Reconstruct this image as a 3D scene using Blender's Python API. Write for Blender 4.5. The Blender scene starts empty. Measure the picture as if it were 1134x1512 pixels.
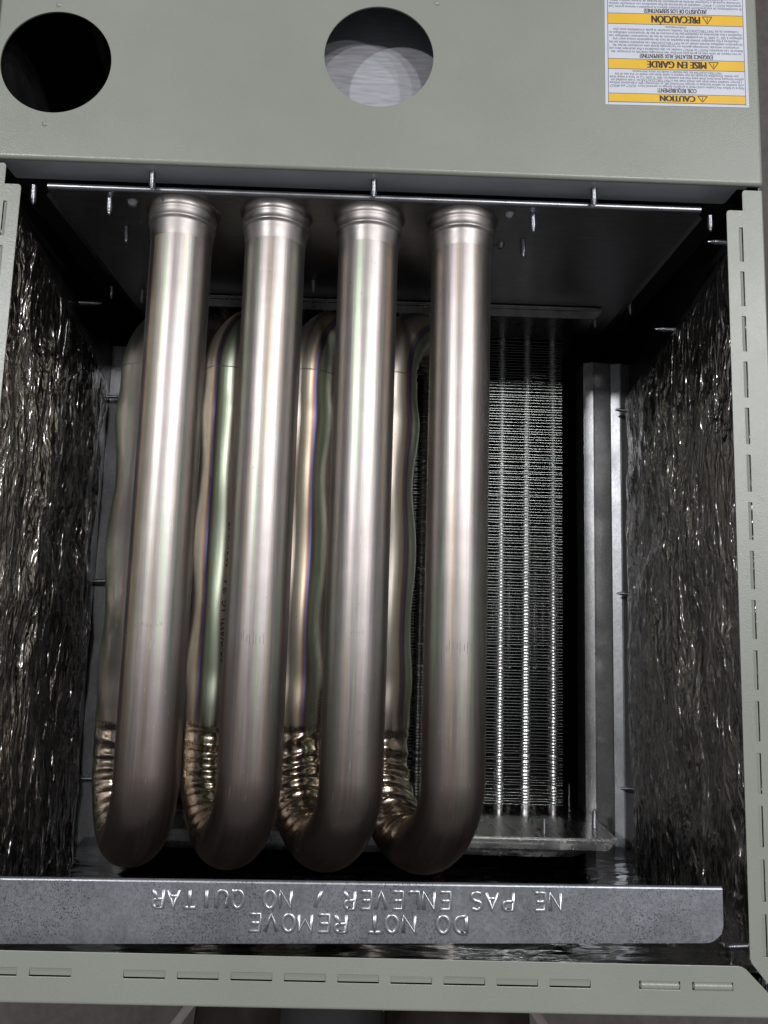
import bpy, bmesh, math, random
import numpy as np
from math import sin, cos, pi, radians, sqrt, atan2, exp
from mathutils import Vector, Matrix, noise
from mathutils.geometry import tessellate_polygon
random.seed(7)
S = 0.01                                   # all lengths below are centimetres
SC = bpy.context.scene
COL = SC.collection

# ------------------------------------------------------------------ camera
cd = bpy.data.cameras.new('camera')
cam = bpy.data.objects.new('camera', cd); COL.objects.link(cam)
cam.location = (0.3642*S, -1.9283*S, 49.3208*S)
cam.rotation_euler = (0.1308, -0.0193, 0.0282)
cd.sensor_fit = 'HORIZONTAL'; cd.sensor_width = 36; cd.lens = 36*1141.66/1134
cd.clip_start = 0.01; cd.clip_end = 60
SC.camera = cam

# ------------------------------------------------------------------ world and lamps
w = bpy.data.worlds.new('World'); SC.world = w; w.use_nodes = True
w.node_tree.nodes['Background'].inputs[0].default_value = (0.92, 0.95, 1.0, 1)
w.node_tree.nodes['Background'].inputs[1].default_value = 0.16
LAMPS = [(-1.68, 1.0, 3.0, 1.45), (2.1, 1.7, 3.0, 0.85), (1.3, 0.9, 3.0, 0.55), (2.2, 0.6, 3.0, 0.6), (0.62, 0.9, 3.0, 0.62)]
for lx, ly, lz, k in LAMPS:                # the ceiling lamps of the hall, high above
    ld = bpy.data.lights.new('ceiling_lamp', 'AREA'); ld.shape = 'DISK'; ld.size = 0.15
    ld.energy = 34*k; ld.color = (0.985, 0.98, 1.0)
    lo = bpy.data.objects.new('ceiling_lamp', ld); COL.objects.link(lo)
    lo.location = (lx, ly, lz); lo.rotation_euler = Vector((lx, ly, lz)).to_track_quat('Z', 'Y').to_euler()
SC.view_settings.view_transform = 'Standard'; SC.view_settings.look = 'None'
SC.view_settings.exposure = 0.0; SC.view_settings.gamma = 1.0
SC.cycles.max_bounces = 10; SC.cycles.glossy_bounces = 6; SC.cycles.diffuse_bounces = 4

# ------------------------------------------------------------------ materials
class NT:
    def __init__(s, name):
        s.m = bpy.data.materials.new(name); s.m.use_nodes = True
        s.t = s.m.node_tree; s.b = s.t.nodes['Principled BSDF']
    def n(s, typ, **kw):
        nd = s.t.nodes.new(typ)
        for k, v in kw.items():
            if k.startswith('i_'):
                key = k[2:]; key = int(key) if key.isdigit() else key.replace('_', ' ')
                nd.inputs[key].default_value = v
            else: setattr(nd, k, v)
        return nd
    def l(s, a, b): s.t.links.new(a, b)
    def set(s, **kw):
        for k, v in kw.items(): s.b.inputs[k.replace('_', ' ')].default_value = v
    def coord(s, scale=(1, 1, 1), out='Object'):
        tc = s.n('ShaderNodeTexCoord'); mp = s.n('ShaderNodeMapping'); mp.inputs['Scale'].default_value = scale
        s.l(tc.outputs[out], mp.inputs['Vector']); return mp.outputs[0]
    def noise(s, vec, scale, detail=3, rough=.55):
        nd = s.n('ShaderNodeTexNoise'); nd.inputs['Scale'].default_value = scale
        nd.inputs['Detail'].default_value = detail; nd.inputs['Roughness'].default_value = rough
        s.l(vec, nd.inputs['Vector']); return nd.outputs['Fac']
    def ramp(s, fac, stops, interp='LINEAR'):
        r = s.n('ShaderNodeValToRGB'); cr = r.color_ramp; cr.interpolation = interp
        while len(cr.elements) < len(stops): cr.elements.new(.5)
        for e, (p, c) in zip(cr.elements, stops):
            e.position = p; e.color = c if len(c) == 4 else (*c, 1)
        s.l(fac, r.inputs[0]); return r.outputs[0]
    def mix(s, fac, a, b, mode='MIX'):
        m = s.n('ShaderNodeMix', data_type='RGBA', blend_type=mode)
        for sock, v in ((m.inputs['Factor'], fac), (m.inputs['A'], a), (m.inputs['B'], b)):
            if hasattr(v, 'links') or isinstance(v, bpy.types.NodeSocket): s.l(v, sock)
            else: sock.default_value = v if not isinstance(v, tuple) or len(v) == 4 else (*v, 1)
        # float factor socket / colour sockets
        return m.outputs['Result']
    def mth(s, op, a, b=0.0, c=None):
        m = s.n('ShaderNodeMath', operation=op)
        for i, v in enumerate((a, b) if c is None else (a, b, c)):
            if isinstance(v, bpy.types.NodeSocket): s.l(v, m.inputs[i])
            else: m.inputs[i].default_value = v
        return m.outputs[0]
    def bump(s, h, strength=.2, dist=.001, prev=None):
        b = s.n('ShaderNodeBump'); b.inputs['Strength'].default_value = strength; b.inputs['Distance'].default_value = dist
        s.l(h, b.inputs['Height'])
        if prev is not None: s.l(prev, b.inputs['Normal'])
        s.l(b.outputs[0], s.b.inputs['Normal']); return b.outputs[0]

def mixcol(nt, fac, a, b, mode='MIX'):
    m = nt.n('ShaderNodeMix', data_type='RGBA', blend_type=mode)
    def put(sock, v):
        if isinstance(v, bpy.types.NodeSocket): nt.l(v, sock)
        elif isinstance(v, (int, float)): sock.default_value = v
        else: sock.default_value = (*v, 1) if len(v) == 3 else v
    put(m.inputs[0], fac); put(m.inputs[6], a); put(m.inputs[7], b)
    return m.outputs[2]

def m_paint():
    t = NT('cabinet_paint'); v = t.coord()
    c = t.noise(v, 9, 4); col = t.ramp(c, [(.3, (.232, .245, .210)), (.7, (.262, .272, .235))])
    sp = t.noise(v, 1400, 1); g = t.ramp(sp, [(.62, (0, 0, 0)), (.80, (1, 1, 1))])
    col = mixcol(t, t.mth('MULTIPLY', g, .25), col, (.5, .5, .47))
    t.l(col, t.b.inputs['Base Color'])
    r = t.ramp(t.noise(v, 14, 5), [(.3, (.25,)*3), (.7, (.34,)*3)]); t.l(r, t.b.inputs['Roughness'])
    t.set(Specular_IOR_Level=.5)
    n1 = t.bump(t.noise(v, 1100, 2), .38, .0004); t.bump(t.noise(v, 30, 2), .03, .0006, n1)
    return t.m
def m_inner_paint():
    t = NT('return_paint'); v = t.coord()
    t.l(t.ramp(t.noise(v, 20, 4), [(.3, (.50, .52, .55)), (.7, (.58, .60, .63))]), t.b.inputs['Base Color'])
    t.set(Roughness=.40, Metallic=.15); t.bump(t.noise(v, 500, 2), .12, .0004)
    return t.m
def m_tube():
    t = NT('stainless_tube')
    uv = t.n('ShaderNodeUVMap'); uv.uv_map = 'tube'
    sx = t.n('ShaderNodeSeparateXYZ'); t.l(uv.outputs[0], sx.inputs[0])
    u, l = sx.outputs[0], sx.outputs[1]
    # streaks drawn out along the tube
    mp = t.n('ShaderNodeMapping'); mp.inputs['Scale'].default_value = (90, 1.6, 1); t.l(uv.outputs[0], mp.inputs[0])
    st = t.noise(mp.outputs[0], 1.0, 5, .6)
    mp2 = t.n('ShaderNodeMapping'); mp2.inputs['Scale'].default_value = (22, .30, 1); t.l(uv.outputs[0], mp2.inputs[0])
    st2 = t.noise(mp2.outputs[0], 1.0, 3, .5)
    base = t.ramp(st, [(.25, (.285, .26, .238)), (.75, (.395, .37, .345))])
    tint = t.ramp(st2, [(.33, (.45, .34, .245)), (.44, (.36, .335, .31)), (.54, (.41, .355, .365)), (.63, (.325, .41, .29))])  # green and pink tones paint reflected colour into the streaks
    col = mixcol(t, .62, base, tint)
    # weld heat tint, with painted green reflection and added brightness, ramped on the angle
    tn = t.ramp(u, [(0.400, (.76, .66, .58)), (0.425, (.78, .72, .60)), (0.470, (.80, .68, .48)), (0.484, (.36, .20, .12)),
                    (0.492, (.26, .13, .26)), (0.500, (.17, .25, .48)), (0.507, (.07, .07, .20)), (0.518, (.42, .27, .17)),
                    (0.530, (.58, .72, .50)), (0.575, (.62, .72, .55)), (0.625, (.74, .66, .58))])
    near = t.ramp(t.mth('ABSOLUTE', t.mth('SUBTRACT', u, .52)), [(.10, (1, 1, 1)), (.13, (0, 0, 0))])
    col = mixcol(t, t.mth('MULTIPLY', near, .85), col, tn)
    # shade over the bends, painted in as a brown darkening
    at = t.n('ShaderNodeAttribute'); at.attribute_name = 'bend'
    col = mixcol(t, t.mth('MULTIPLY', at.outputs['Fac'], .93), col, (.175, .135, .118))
    fo = t.n('ShaderNodeAttribute'); fo.attribute_name = 'fold'
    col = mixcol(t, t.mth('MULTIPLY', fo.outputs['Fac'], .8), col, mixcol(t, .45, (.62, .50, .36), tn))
    v = t.coord()
    sp = t.ramp(t.noise(v, 330, 2), [(.73, (0, 0, 0)), (.77, (1, 1, 1))])
    col = mixcol(t, t.mth('MULTIPLY', sp, .5), col, (.12, .10, .09))
    mp3 = t.n('ShaderNodeMapping'); mp3.inputs['Scale'].default_value = (150, 9, 1); t.l(uv.outputs[0], mp3.inputs[0])
    scr = t.ramp(t.noise(mp3.outputs[0], 1.0, 2, .5), [(.70, (0, 0, 0)), (.74, (1, 1, 1))])
    col = mixcol(t, t.mth('MULTIPLY', scr, .35), col, (.72, .70, .68))
    blot = t.ramp(t.noise(v, 45, 5, .65), [(.35, (.86,)*3), (.65, (1.04,)*3)])
    col = mixcol(t, .6, col, blot, 'MULTIPLY')
    t.l(col, t.b.inputs['Base Color'])
    t.set(Metallic=1.0)
    r = t.ramp(st, [(.2, (.34,)*3), (.8, (.47,)*3)]); t.l(t.mth('SUBTRACT', r, t.mth('MULTIPLY', fo.outputs['Fac'], .22)), t.b.inputs['Roughness'])
    n = t.bump(st, .10, .0006); t.bump(t.noise(v, 25, 3), .05, .002, n)
    return t.m
def m_galv(name, c0, c1, spot, rough=.42, scale=420, metal=.85):
    t = NT(name); v = t.coord((1, .8, 1))
    vo = t.n('ShaderNodeTexVoronoi'); vo.inputs['Scale'].default_value = scale; t.l(v, vo.inputs['Vector'])
    col = t.ramp(vo.outputs['Color'], [(.1, c0), (.9, c1)])
    dk = t.ramp(t.noise(v, scale*2.2, 2, .5), [(.385, (1, 1, 1)), (.44, (0, 0, 0))])
    area = t.ramp(t.noise(v, 30, 4), [(.38, (.3,)*3), (.62, (1,)*3)])
    col = mixcol(t, t.mth('MULTIPLY', dk, t.mth('MULTIPLY', area, .9)), col, spot)
    big = t.ramp(t.noise(v, 22, 4), [(.3, (.86,)*3), (.7, (1.0,)*3)])
    col = mixcol(t, 1.0, col, big, 'MULTIPLY')
    t.l(col, t.b.inputs['Base Color'])
    t.l(t.ramp(t.noise(v, 40, 3), [(.3, (rough-.06,)*3), (.7, (rough+.06,)*3)]), t.b.inputs['Roughness'])
    t.set(Metallic=metal); t.bump(vo.outputs['Distance'], .05, .0006)
    return t.m
def m_foil(name, col0, col1, rough, sy, bumps=.5):
    t = NT(name); v0 = t.coord(sy)
    # crumpled facets: stretched cells, warped, each a flat tilted flake with sharp creases between
    nz = t.n('ShaderNodeTexNoise'); nz.inputs['Scale'].default_value = 45; nz.inputs['Detail'].default_value = 3; t.l(v0, nz.inputs['Vector'])
    ad = t.n('ShaderNodeMix', data_type='VECTOR'); ad.inputs[0].default_value = .022; t.l(v0, ad.inputs[4]); t.l(nz.outputs['Color'], ad.inputs[5]); v = ad.outputs[1]
    prev = None
    for sc, dist, k in ((60, .0044, .9), (170, .0021, 1.0), (420, .0010, .95)):
        vo = t.n('ShaderNodeTexVoronoi'); vo.inputs['Scale'].default_value = sc; t.l(v, vo.inputs['Vector'])
        prev = t.bump(t.mth('ADD', vo.outputs['Distance'], t.mth('MULTIPLY', t.noise(v, sc*.6, 2), .8)), bumps*k, dist, prev)
    t.l(t.ramp(t.noise(v, 30, 4), [(.3, col0), (.7, col1)]), t.b.inputs['Base Color'])
    t.set(Metallic=1.0)
    t.l(t.ramp(t.noise(v, 300, 3), [(.3, (rough*.7,)*3), (.7, (rough*1.4,)*3)]), t.b.inputs['Roughness'])
    return t.m
def m_metal(name, c, rough, metal=1.0, grain=None, bump=.05):
    t = NT(name); v = t.coord(grain or (1, 1, 1))
    n = t.noise(v, 60, 4)
    t.l(t.ramp(n, [(.3, tuple(x*.85 for x in c)), (.7, tuple(min(1, x*1.12) for x in c))]), t.b.inputs['Base Color'])
    t.l(t.ramp(n, [(.3, (rough*.85,)*3), (.7, (rough*1.2,)*3)]), t.b.inputs['Roughness'])
    t.set(Metallic=metal); t.bump(n, bump, .001); return t.m
def m_flat(name, c, rough=.6):
    t = NT(name); v = t.coord()
    t.l(t.ramp(t.noise(v, 40, 3), [(.3, tuple(x*.94 for x in c)), (.7, tuple(x*1.04 for x in c))]), t.b.inputs['Base Color'])
    t.set(Roughness=rough); return t.m

PAINT = m_paint(); RETURN = m_inner_paint(); TUBE = m_tube()
GALV = m_galv('galvanized_steel', (.32, .335, .365), (.415, .43, .46), (.12, .125, .14), .40, 520)
LETTER = m_galv('highlight_zinc', (.42, .43, .455), (.54, .55, .575), (.30, .31, .33), .34, 470)  # lighter copy of the strip's zinc, painting highlights onto the letters
GALV_SIDE = m_galv('galvanized_panel', (.42, .43, .44), (.53, .54, .55), (.32, .33, .33), .38, 420, .8)
SHADED_GALV = m_metal('shaded_galvanized', (.10, .10, .105), .40, .9)  # galvanized steel darkened so the cavity's shade sits in its colour
SHEET = m_metal('tube_sheet_steel', (.31, .31, .325), .33, 1.0, (1, 1, 6))
HEADER = m_metal('header_steel', (.44, .43, .42), .26, 1.0, (2, 1, .3), .004)
COILM = m_metal('coil_tube_steel', (.86, .86, .86), .36, 1.0)
FINM = m_metal('fin_aluminium', (.36, .38, .36), .36, 1.0)
SCREWM = m_metal('zinc_screw', (.44, .45, .48), .30, 1.0)
FOIL = m_foil('foil_facing', (.30, .285, .285), (.50, .47, .45), .22, (1, .32, 1), .9)
FLOORFOIL = m_foil('smooth_foil_facing', (.24, .25, .26), (.34, .35, .36), .13, (.22, 1, .8), .22)
WHITE = m_flat('label_paper', (.56, .585, .65), .35); BORDER = m_flat('label_border', (.78, .78, .76), .35)
YELLOW = m_flat('label_yellow', (.72, .44, .035), .35); INK = m_flat('label_ink', (.030, .018, .018), .4)
GREYINK = m_flat('small_print_ink', (.10, .10, .115), .4)
PLATE = m_metal('brushed_plate', (.34, .34, .37), .5, .3, (1, 8, 1))
SHADE_BLACK = m_flat('shaded_interior', (.012, .012, .013), .7)  # black colour stands in for the shade behind the panel holes
RED = m_flat('red_reflection', (.22, .03, .018), .6)
CONC = None
def m_floor():
    t = NT('concrete_floor'); v = t.coord()
    a = t.noise(v, 6, 6, .65); b = t.noise(v, 90, 4, .6)
    c = t.ramp(a, [(.3, (.060, .052, .047)), (.7, (.095, .083, .076))])
    c = mixcol(t, .25, c, t.ramp(b, [(.35, (.04, .035, .03)), (.65, (.12, .11, .10))]))
    t.l(c, t.b.inputs['Base Color']); t.set(Roughness=.7); t.bump(b, .2, .002); return t.m
FLOOR = m_floor()
def m_bundle():
    t = NT('bundle_brown'); v = t.coord()
    t.l(t.ramp(t.noise(v, 25, 4), [(.3, (.008, .006, .005)), (.7, (.026, .019, .017))]), t.b.inputs['Base Color'])
    t.set(Roughness=.8, Specular_IOR_Level=.15); t.bump(t.noise(v, 220, 4), .3, .001); return t.m
BUNDLE_BROWN = m_bundle(); PALE = m_flat('pale_edging', (.10, .08, .075), .6); BLACK = m_flat('bundle_black', (.006, .006, .007), .8)

# ------------------------------------------------------------------ builders
def link(name, me, mat, parent=None):
    o = bpy.data.objects.new(name, me); COL.objects.link(o)
    if mat is not None and not me.materials: me.materials.append(mat)
    if parent is not None: o.parent = parent
    return o
def thing(name, label, cat, group=None):
    o = bpy.data.objects.new(name, None); COL.objects.link(o); o.empty_display_size = .01
    o['label'] = label; o['category'] = cat
    if group: o['group'] = group
    return o
def tag(o, label, cat, group=None, kind=None):
    if label: o['label'] = label
    if cat: o['category'] = cat
    if group: o['group'] = group
    if kind: o['kind'] = kind
    return o
class G:
    """collects vertices and faces (cm) for ONE mesh"""
    def __init__(s): s.v = []; s.f = []; s.sm = []
    def add(s, vs, fs, smooth=False):
        b = len(s.v); s.v += [tuple(p) for p in vs]; s.f += [tuple(i+b for i in f) for f in fs]; s.sm += [smooth]*len(fs)
    def box(s, x0, x1, y0, y1, z0, z1):
        s.add([(x, y, z) for z in (z0, z1) for y in (y0, y1) for x in (x0, x1)],
              [(0, 2, 3, 1), (4, 5, 7, 6), (0, 1, 5, 4), (2, 6, 7, 3), (0, 4, 6, 2), (1, 3, 7, 5)])
    def quad(s, a, b, c, d): s.add([a, b, c, d], [(0, 1, 2, 3)])
    def strip(s, prof, x0, x1, axis='x', smooth=True, t=0.0):
        """profile of (y,z) swept along x (or (x,z) along y)"""
        n = len(prof)
        if axis == 'x': vs = [(x, p[0], p[1]) for x in (x0, x1) for p in prof]
        else: vs = [(p[0], x, p[1]) for x in (x0, x1) for p in prof]
        s.add(vs, [(i, i+1, n+i+1, n+i) for i in range(n-1)], smooth)
    def lathe(s, prof, n=32, M=None, smooth=True, cap=False):
        """profile (r, h) about the local z axis, moved by M"""
        M = M or Matrix()
        vs = [M @ Vector((r*cos(2*pi*k/n), r*sin(2*pi*k/n), h)) for r, h in prof for k in range(n)]
        fs = [(i*n+k, i*n+(k+1) % n, (i+1)*n+(k+1) % n, (i+1)*n+k) for i in range(len(prof)-1) for k in range(n)]
        if cap: fs += [tuple(range(n-1, -1, -1)), tuple((len(prof)-1)*n+k for k in range(n))]
        s.add(vs, fs, smooth)
    def plate(s, outer, holes, z0, z1, M=None):
        """flat plate with holes, from z0 up to z1; outlines are (x,y) lists"""
        M = M or Matrix()
        loops = [outer]+list(holes)
        tri = tessellate_polygon([[Vector((x, y, 0)) for x, y in lp] for lp in loops])
        flat = [p for lp in loops for p in lp]; n = len(flat)
        vs = [M @ Vector((x, y, z1)) for x, y in flat]+[M @ Vector((x, y, z0)) for x, y in flat]
        fs = []
        for a, b, c in tri:
            p, q, r = flat[a], flat[b], flat[c]
            if (q[0]-p[0])*(r[1]-p[1])-(q[1]-p[1])*(r[0]-p[0]) < 0: b, c = c, b
            fs += [(a, b, c), (c+n, b+n, a+n)]
        o = 0
        for k, lp in enumerate(loops):
            m = len(lp); area = sum(lp[i][0]*lp[(i+1) % m][1]-lp[(i+1) % m][0]*lp[i][1] for i in range(m))
            ccw = area > 0
            if k: ccw = not ccw
            for i in range(m):
                a, b = o+i, o+(i+1) % m
                fs.append((a, a+n, b+n, b) if ccw else (b, b+n, a+n, a))
            o += m
        s.add(vs, fs)
    def mesh(s, name):
        me = bpy.data.meshes.new(name)
        me.from_pydata([(x*S, y*S, z*S) for x, y, z in s.v], [], s.f)
        me.polygons.foreach_set('use_smooth', s.sm); me.update(); return me
    def obj(s, name, mat, parent=None): return link(name, s.mesh(name), mat, parent)
def bevel(o, wd=.05, seg=2, ang=40):
    m = o.modifiers.new('bevel', 'BEVEL'); m.width = wd*S; m.segments = seg; m.limit_method = 'ANGLE'; m.angle_limit = radians(ang)
    return o
def circle(cx, cy, r, n=64): return [(cx+r*cos(2*pi*k/n), cy+r*sin(2*pi*k/n)) for k in range(n)]
def rrect(x0, x1, y0, y1, r=(0, 0, 0, 0), n=6):
    """corner radii: left-bottom, right-bottom, right-top, left-top"""
    out = []
    for (cx, cy, a0, rr) in ((x0, y0, 180, r[0]), (x1, y0, 270, r[1]), (x1, y1, 0, r[2]), (x0, y1, 90, r[3])):
        if rr <= 0: out.append((cx, cy)); continue
        sx = 1 if cx == x0 else -1; sy = 1 if cy == y0 else -1
        for k in range(n+1):
            a = radians(a0+90*k/n); out.append((cx+sx*rr+rr*cos(a), cy+sy*rr+rr*sin(a)))
    return out

def look(axis):
    return Vector((0, 0, 1)).rotation_difference(Vector(axis)).to_matrix().to_4x4()
def screw_mesh(L=1.5, r=.215, head=False):
    g = G(); prof = []
    n = int(L/.115)
    if head: prof += [(.0, -.16), (.38, -.16), (.42, -.02), (.42, 0)]
    else: prof += [(.0, -.02)]
    for k in range(n):
        h = L*.92*k/n; tp = 1 if h < L*.68 else max(.25, 1-(h-L*.68)/(L*.40))
        prof += [(r*.70*tp, h), (r*1.05*tp, h+.055), (r*.70*tp, h+.105)]
    prof.append((0, L)); g.lathe(prof, 10); return g.mesh('screw')
SCREW = screw_mesh(); SCREW.materials.append(SCREWM)
SCREW_LONG = screw_mesh(1.9, .15); SCREW_LONG.materials.append(SCREWM)
def put_screw(parent, loc, axis, L=1.0, me=None, r=1.0):
    o = bpy.data.objects.new('screw', me or SCREW); COL.objects.link(o); o.parent = parent
    q = Vector((0, 0, 1)).rotation_difference(Vector(axis).normalized())
    o.matrix_local = Matrix.Translation(Vector(loc)*S) @ q.to_matrix().to_4x4() @ Matrix.Diagonal((r, r, L, 1))
    return o

# ------------------------------------------------------------------ floor
g = G(); g.box(-3000, 3000, -3000, 3000, -66, -62)
tag(g.obj('floor', FLOOR), 'brown grey concrete floor around the furnace', None, None, 'structure')

# ------------------------------------------------------------------ furnace cabinet
W = 26.65
cab = thing('furnace_cabinet', 'grey green painted steel furnace cabinet, open, with two round holes in its panel', 'furnace cabinet')
YP = 28.04
# front panel with the two round openings, folded down at its lower and right edges
RB = .28
g = G()
g.plate([(-W+RB, YP+RB), (W-RB, YP+RB), (W-RB, 56), (-W+RB, 56)], [circle(-22.41, 35.25, 3.81, 96), circle(-.12, 36.64, 3.81, 96)], -.11, 0)
prof = [(YP+RB-RB*sin(a), -RB+RB*cos(a)) for a in np.linspace(0, pi/2, 7)]
g.strip(prof, -W+RB, W-RB, 'x'); 
prof2 = [(W-RB+RB*sin(a), -RB+RB*cos(a)) for a in np.linspace(0, pi/2, 7)]
g.strip(prof2, YP+RB, 56, 'y'); g.strip([(W, -RB), (W, -1.6)], YP+RB, 56, 'y', False)
g.strip([(-p[0], p[1]) for p in prof2][::-1], YP+RB, 56, 'y'); g.strip([(-W, -1.6), (-W, -RB)], YP+RB, 56, 'y', False)
# corner at lower right and left: a little spherical patch
for sx in (1, -1):
    n = 6; vs = []; fs = []
    for i in range(n+1):
        for j in range(n+1):
            a, b = pi/2*i/n, pi/2*j/n
            vs.append((sx*(W-RB+RB*sin(a)*cos(b)), YP+RB-RB*sin(a)*sin(b), -RB+RB*cos(a)))
    for i in range(n):
        for j in range(n):
            q = (i*(n+1)+j, (i+1)*(n+1)+j, (i+1)*(n+1)+j+1, i*(n+1)+j+1); fs.append(q if sx < 0 else q[::-1])
    g.add(vs, fs, True)
panel = g.obj('front_panel', PAINT, cab)
g = G(); g.plate(rrect(-W+1.0, W-1.6, -2.55, -RB, (.2, .2, 0, 0)), [], 0, .11, Matrix(((1, 0, 0, 0), (0, 0, -1, YP+.125), (0, 1, 0, 0), (0, 0, 0, 1))))
g.box(-W+.02, W-1.0, YP+.002, YP+.10, -.6, -RB)
g.obj('panel_return', RETURN, panel)
for x, y in ((-22.55, 39.6), (-22.75, 30.62), (3.85, 40.9)):    # small pressed dimples beside the holes
    g = G(); M = Matrix.Translation((x, y, -.01)); g.lathe([(.24, 0), (.19, .05), (.09, .10), (0, .11)], 14, M); g.obj('dimple', PAINT, panel)
# plate seen through the middle hole, with its back wall and side walls painted dark as shade
g = G(); g.plate(rrect(-9, 9, 29.0, 56, (0,)*4), [], -3.2, -3.1); g.obj('inner_plate', PLATE, cab)
g = G(); g.box(-26.3, 26.3, 28.45, 28.6, -40, -3.2); g.box(-26.3, 26.3, 28.6, 58, -40.3, -40); g.box(-26.3, 26.3, 57.8, 58, -40, -.2)
g.obj('vestibule', SHADE_BLACK, cab)

# side flanges with lanced slots
def slots_plate(g, tongues, outer, rects, z1, th, axis, drop=.20, sgn=1):
    g.plate(outer, [[(x0, y0), (x1, y0), (x1, y1), (x0, y1)] for x0, x1, y0, y1 in rects], z1-th, z1)
    for x0, x1, y0, y1 in rects:
        e = .003
        if axis == 'y':   # long along y: tongue slopes from the inner edge down to the outer edge
            a, b = (x0, x1) if sgn > 0 else (x1, x0)
            c = b-(b-a)*.15
            p = [(a, y0+e, z1-.012), (a+(b-a)*.4, y0+e, z1-drop*.7), (c, y0+e, z1-drop), (c, y1-e, z1-drop), (a+(b-a)*.4, y1-e, z1-drop*.7), (a, y1-e, z1-.012)]
        else:
            a, b = y1, y0; c = b-(b-a)*.13
            p = [(x0+e, a, z1-.012), (x0+e, a+(b-a)*.4, z1-drop*.7), (x0+e, c, z1-drop), (x1-e, c, z1-drop), (x1-e, a+(b-a)*.4, z1-drop*.7), (x1-e, a, z1-.012)]
        f = [(0, 1, 4, 5), (1, 2, 3, 4)]
        tongues.append((p, f))
def flange(sx):
    pts = [(26.5, 27.72), (25.3, 27.72)]
    pts += [(25.2-.0, 27.6), (25.17, 27.45), (25.17, 26.22), (24.25, 26.22), (24.1, 26.15), (24.04, 26.0), (24.04, -21.95), (24.12, -22.2)]
    pts += [(26.4, -25.0), (26.5, -25.1)]
    rects = []
    y = 24.98
    while y > -21:
        rects.append((24.86, 25.13, y-2.45, y)); y -= 3.17
    if sx < 0: pts = [(-x, y) for x, y in pts][::-1]; rects = [(-b, -a, c, d) for a, b, c, d in rects]
    g = G(); tg = []; slots_plate(g, tg, pts, rects, -.12, .06, 'y', .10, 1 if sx > 0 else -1)
    o = bevel(g.obj('side_flange', PAINT, cab), .035, 2)
    for p, f in tg:
        q = G(); q.add(p, f); q.obj('louver', PAINT, o)
    q = G()
    R = .22
    pr = [(sx*(26.43+R*sin(a)), -.12-R+R*cos(a)) for a in np.linspace(0, pi/2, 6)]+[(sx*(26.43+R), -58)]
    q.strip(pr if sx > 0 else pr[::-1], -25.1, 27.72, 'y', True)
    q.obj('side_wall', PAINT, cab)
    return o
flange(1); flange(-1)
# bottom rail
g = G(); tg = []
rects = []
xs = [17.24, 20.45]+[11.85-3.175*k for k in range(9)]+[-19.1, -22.3]
for x in xs: rects.append((x, x+2.46, -23.76+.012*(x-1.9)*0+.0, -23.30))
TH = .0108
outer = [(-26.2, -25.13), (26.2, -25.13), (26.05, -24.85), (23.75, -22.55), (23.5, -22.4), (23.2, -22.35), (-23.2, -22.35), (-23.5, -22.4), (-23.75, -22.55), (-26.05, -24.85)]
slots_plate(g, tg, outer, rects, -.02, .06, 'x', .09)
rail = bevel(g.obj('bottom_rail', PAINT, cab), .03, 2)
for k, (p, f) in enumerate(tg):
    q = G()
    if k < 2:   # the two slots at the right are pressed proud instead of sunk
        x0, x1 = p[0][0], p[3][0]; cy = -23.53; n = 8
        pr = [(cy+.23*cos(a), -.05+.17*sin(a)) for a in np.linspace(0, pi, n)]
        q.strip(pr, x0+.1, x1-.1, 'x')
        for xx, fl in ((x0+.1, 1), (x1-.1, 0)):
            vs = [(xx, a, b) for a, b in pr]+[(xx+(-.1 if fl else .1), cy, -.05)]
            q.add(vs, [((i, i+1, n) if fl else (i+1, i, n)) for i in range(n-1)], True)
    else: q.add(p, f)
    q.obj('louver', PAINT, rail)
q = G(); R = .2
q.strip([(-25.1-R*sin(a), -.02-R+R*cos(a)) for a in np.linspace(0, pi/2, 6)][::1]+[(-25.3, -58)], -26.4, 26.4, 'x')
q.obj('bottom_wall', PAINT, cab)
# inner skins of the casing, and its far wall
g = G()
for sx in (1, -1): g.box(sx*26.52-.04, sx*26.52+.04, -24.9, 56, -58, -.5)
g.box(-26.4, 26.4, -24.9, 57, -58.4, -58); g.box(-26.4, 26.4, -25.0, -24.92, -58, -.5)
g.obj('inner_casing', SHADED_GALV, cab)
# galvanized back panel: a strip at either side of the opening, its inner edge folded back
for sx in (1, -1):
    g = G()
    if sx > 0: pr = [(26.45, -27.5), (25.45, -27.1), (25.3, -27.12), (24.5, -27.40), (24.3, -27.22), (22.75, -27.0), (22.55, -26.95), (21.75, -27.38), (21.7, -27.4), (21.68, -30.2)]  # right facets shaped to imitate bright and shaded bands
    else: pr = [(26.45, -26.9), (22.05, -26.9), (21.85, -26.95), (21.75, -27.1), (21.73, -30.2)]
    pr = [(sx*a, b) for a, b in pr]
    g.strip(pr if sx < 0 else pr[::-1], -24.8, 24.3, 'y', False)
    o = g.obj('back_panel', GALV_SIDE, cab)
g = G(); g.box(-26.4, 26.4, 30, 30.1, -58, -28); g.obj('rear_baffle', SHADED_GALV, cab)
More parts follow.
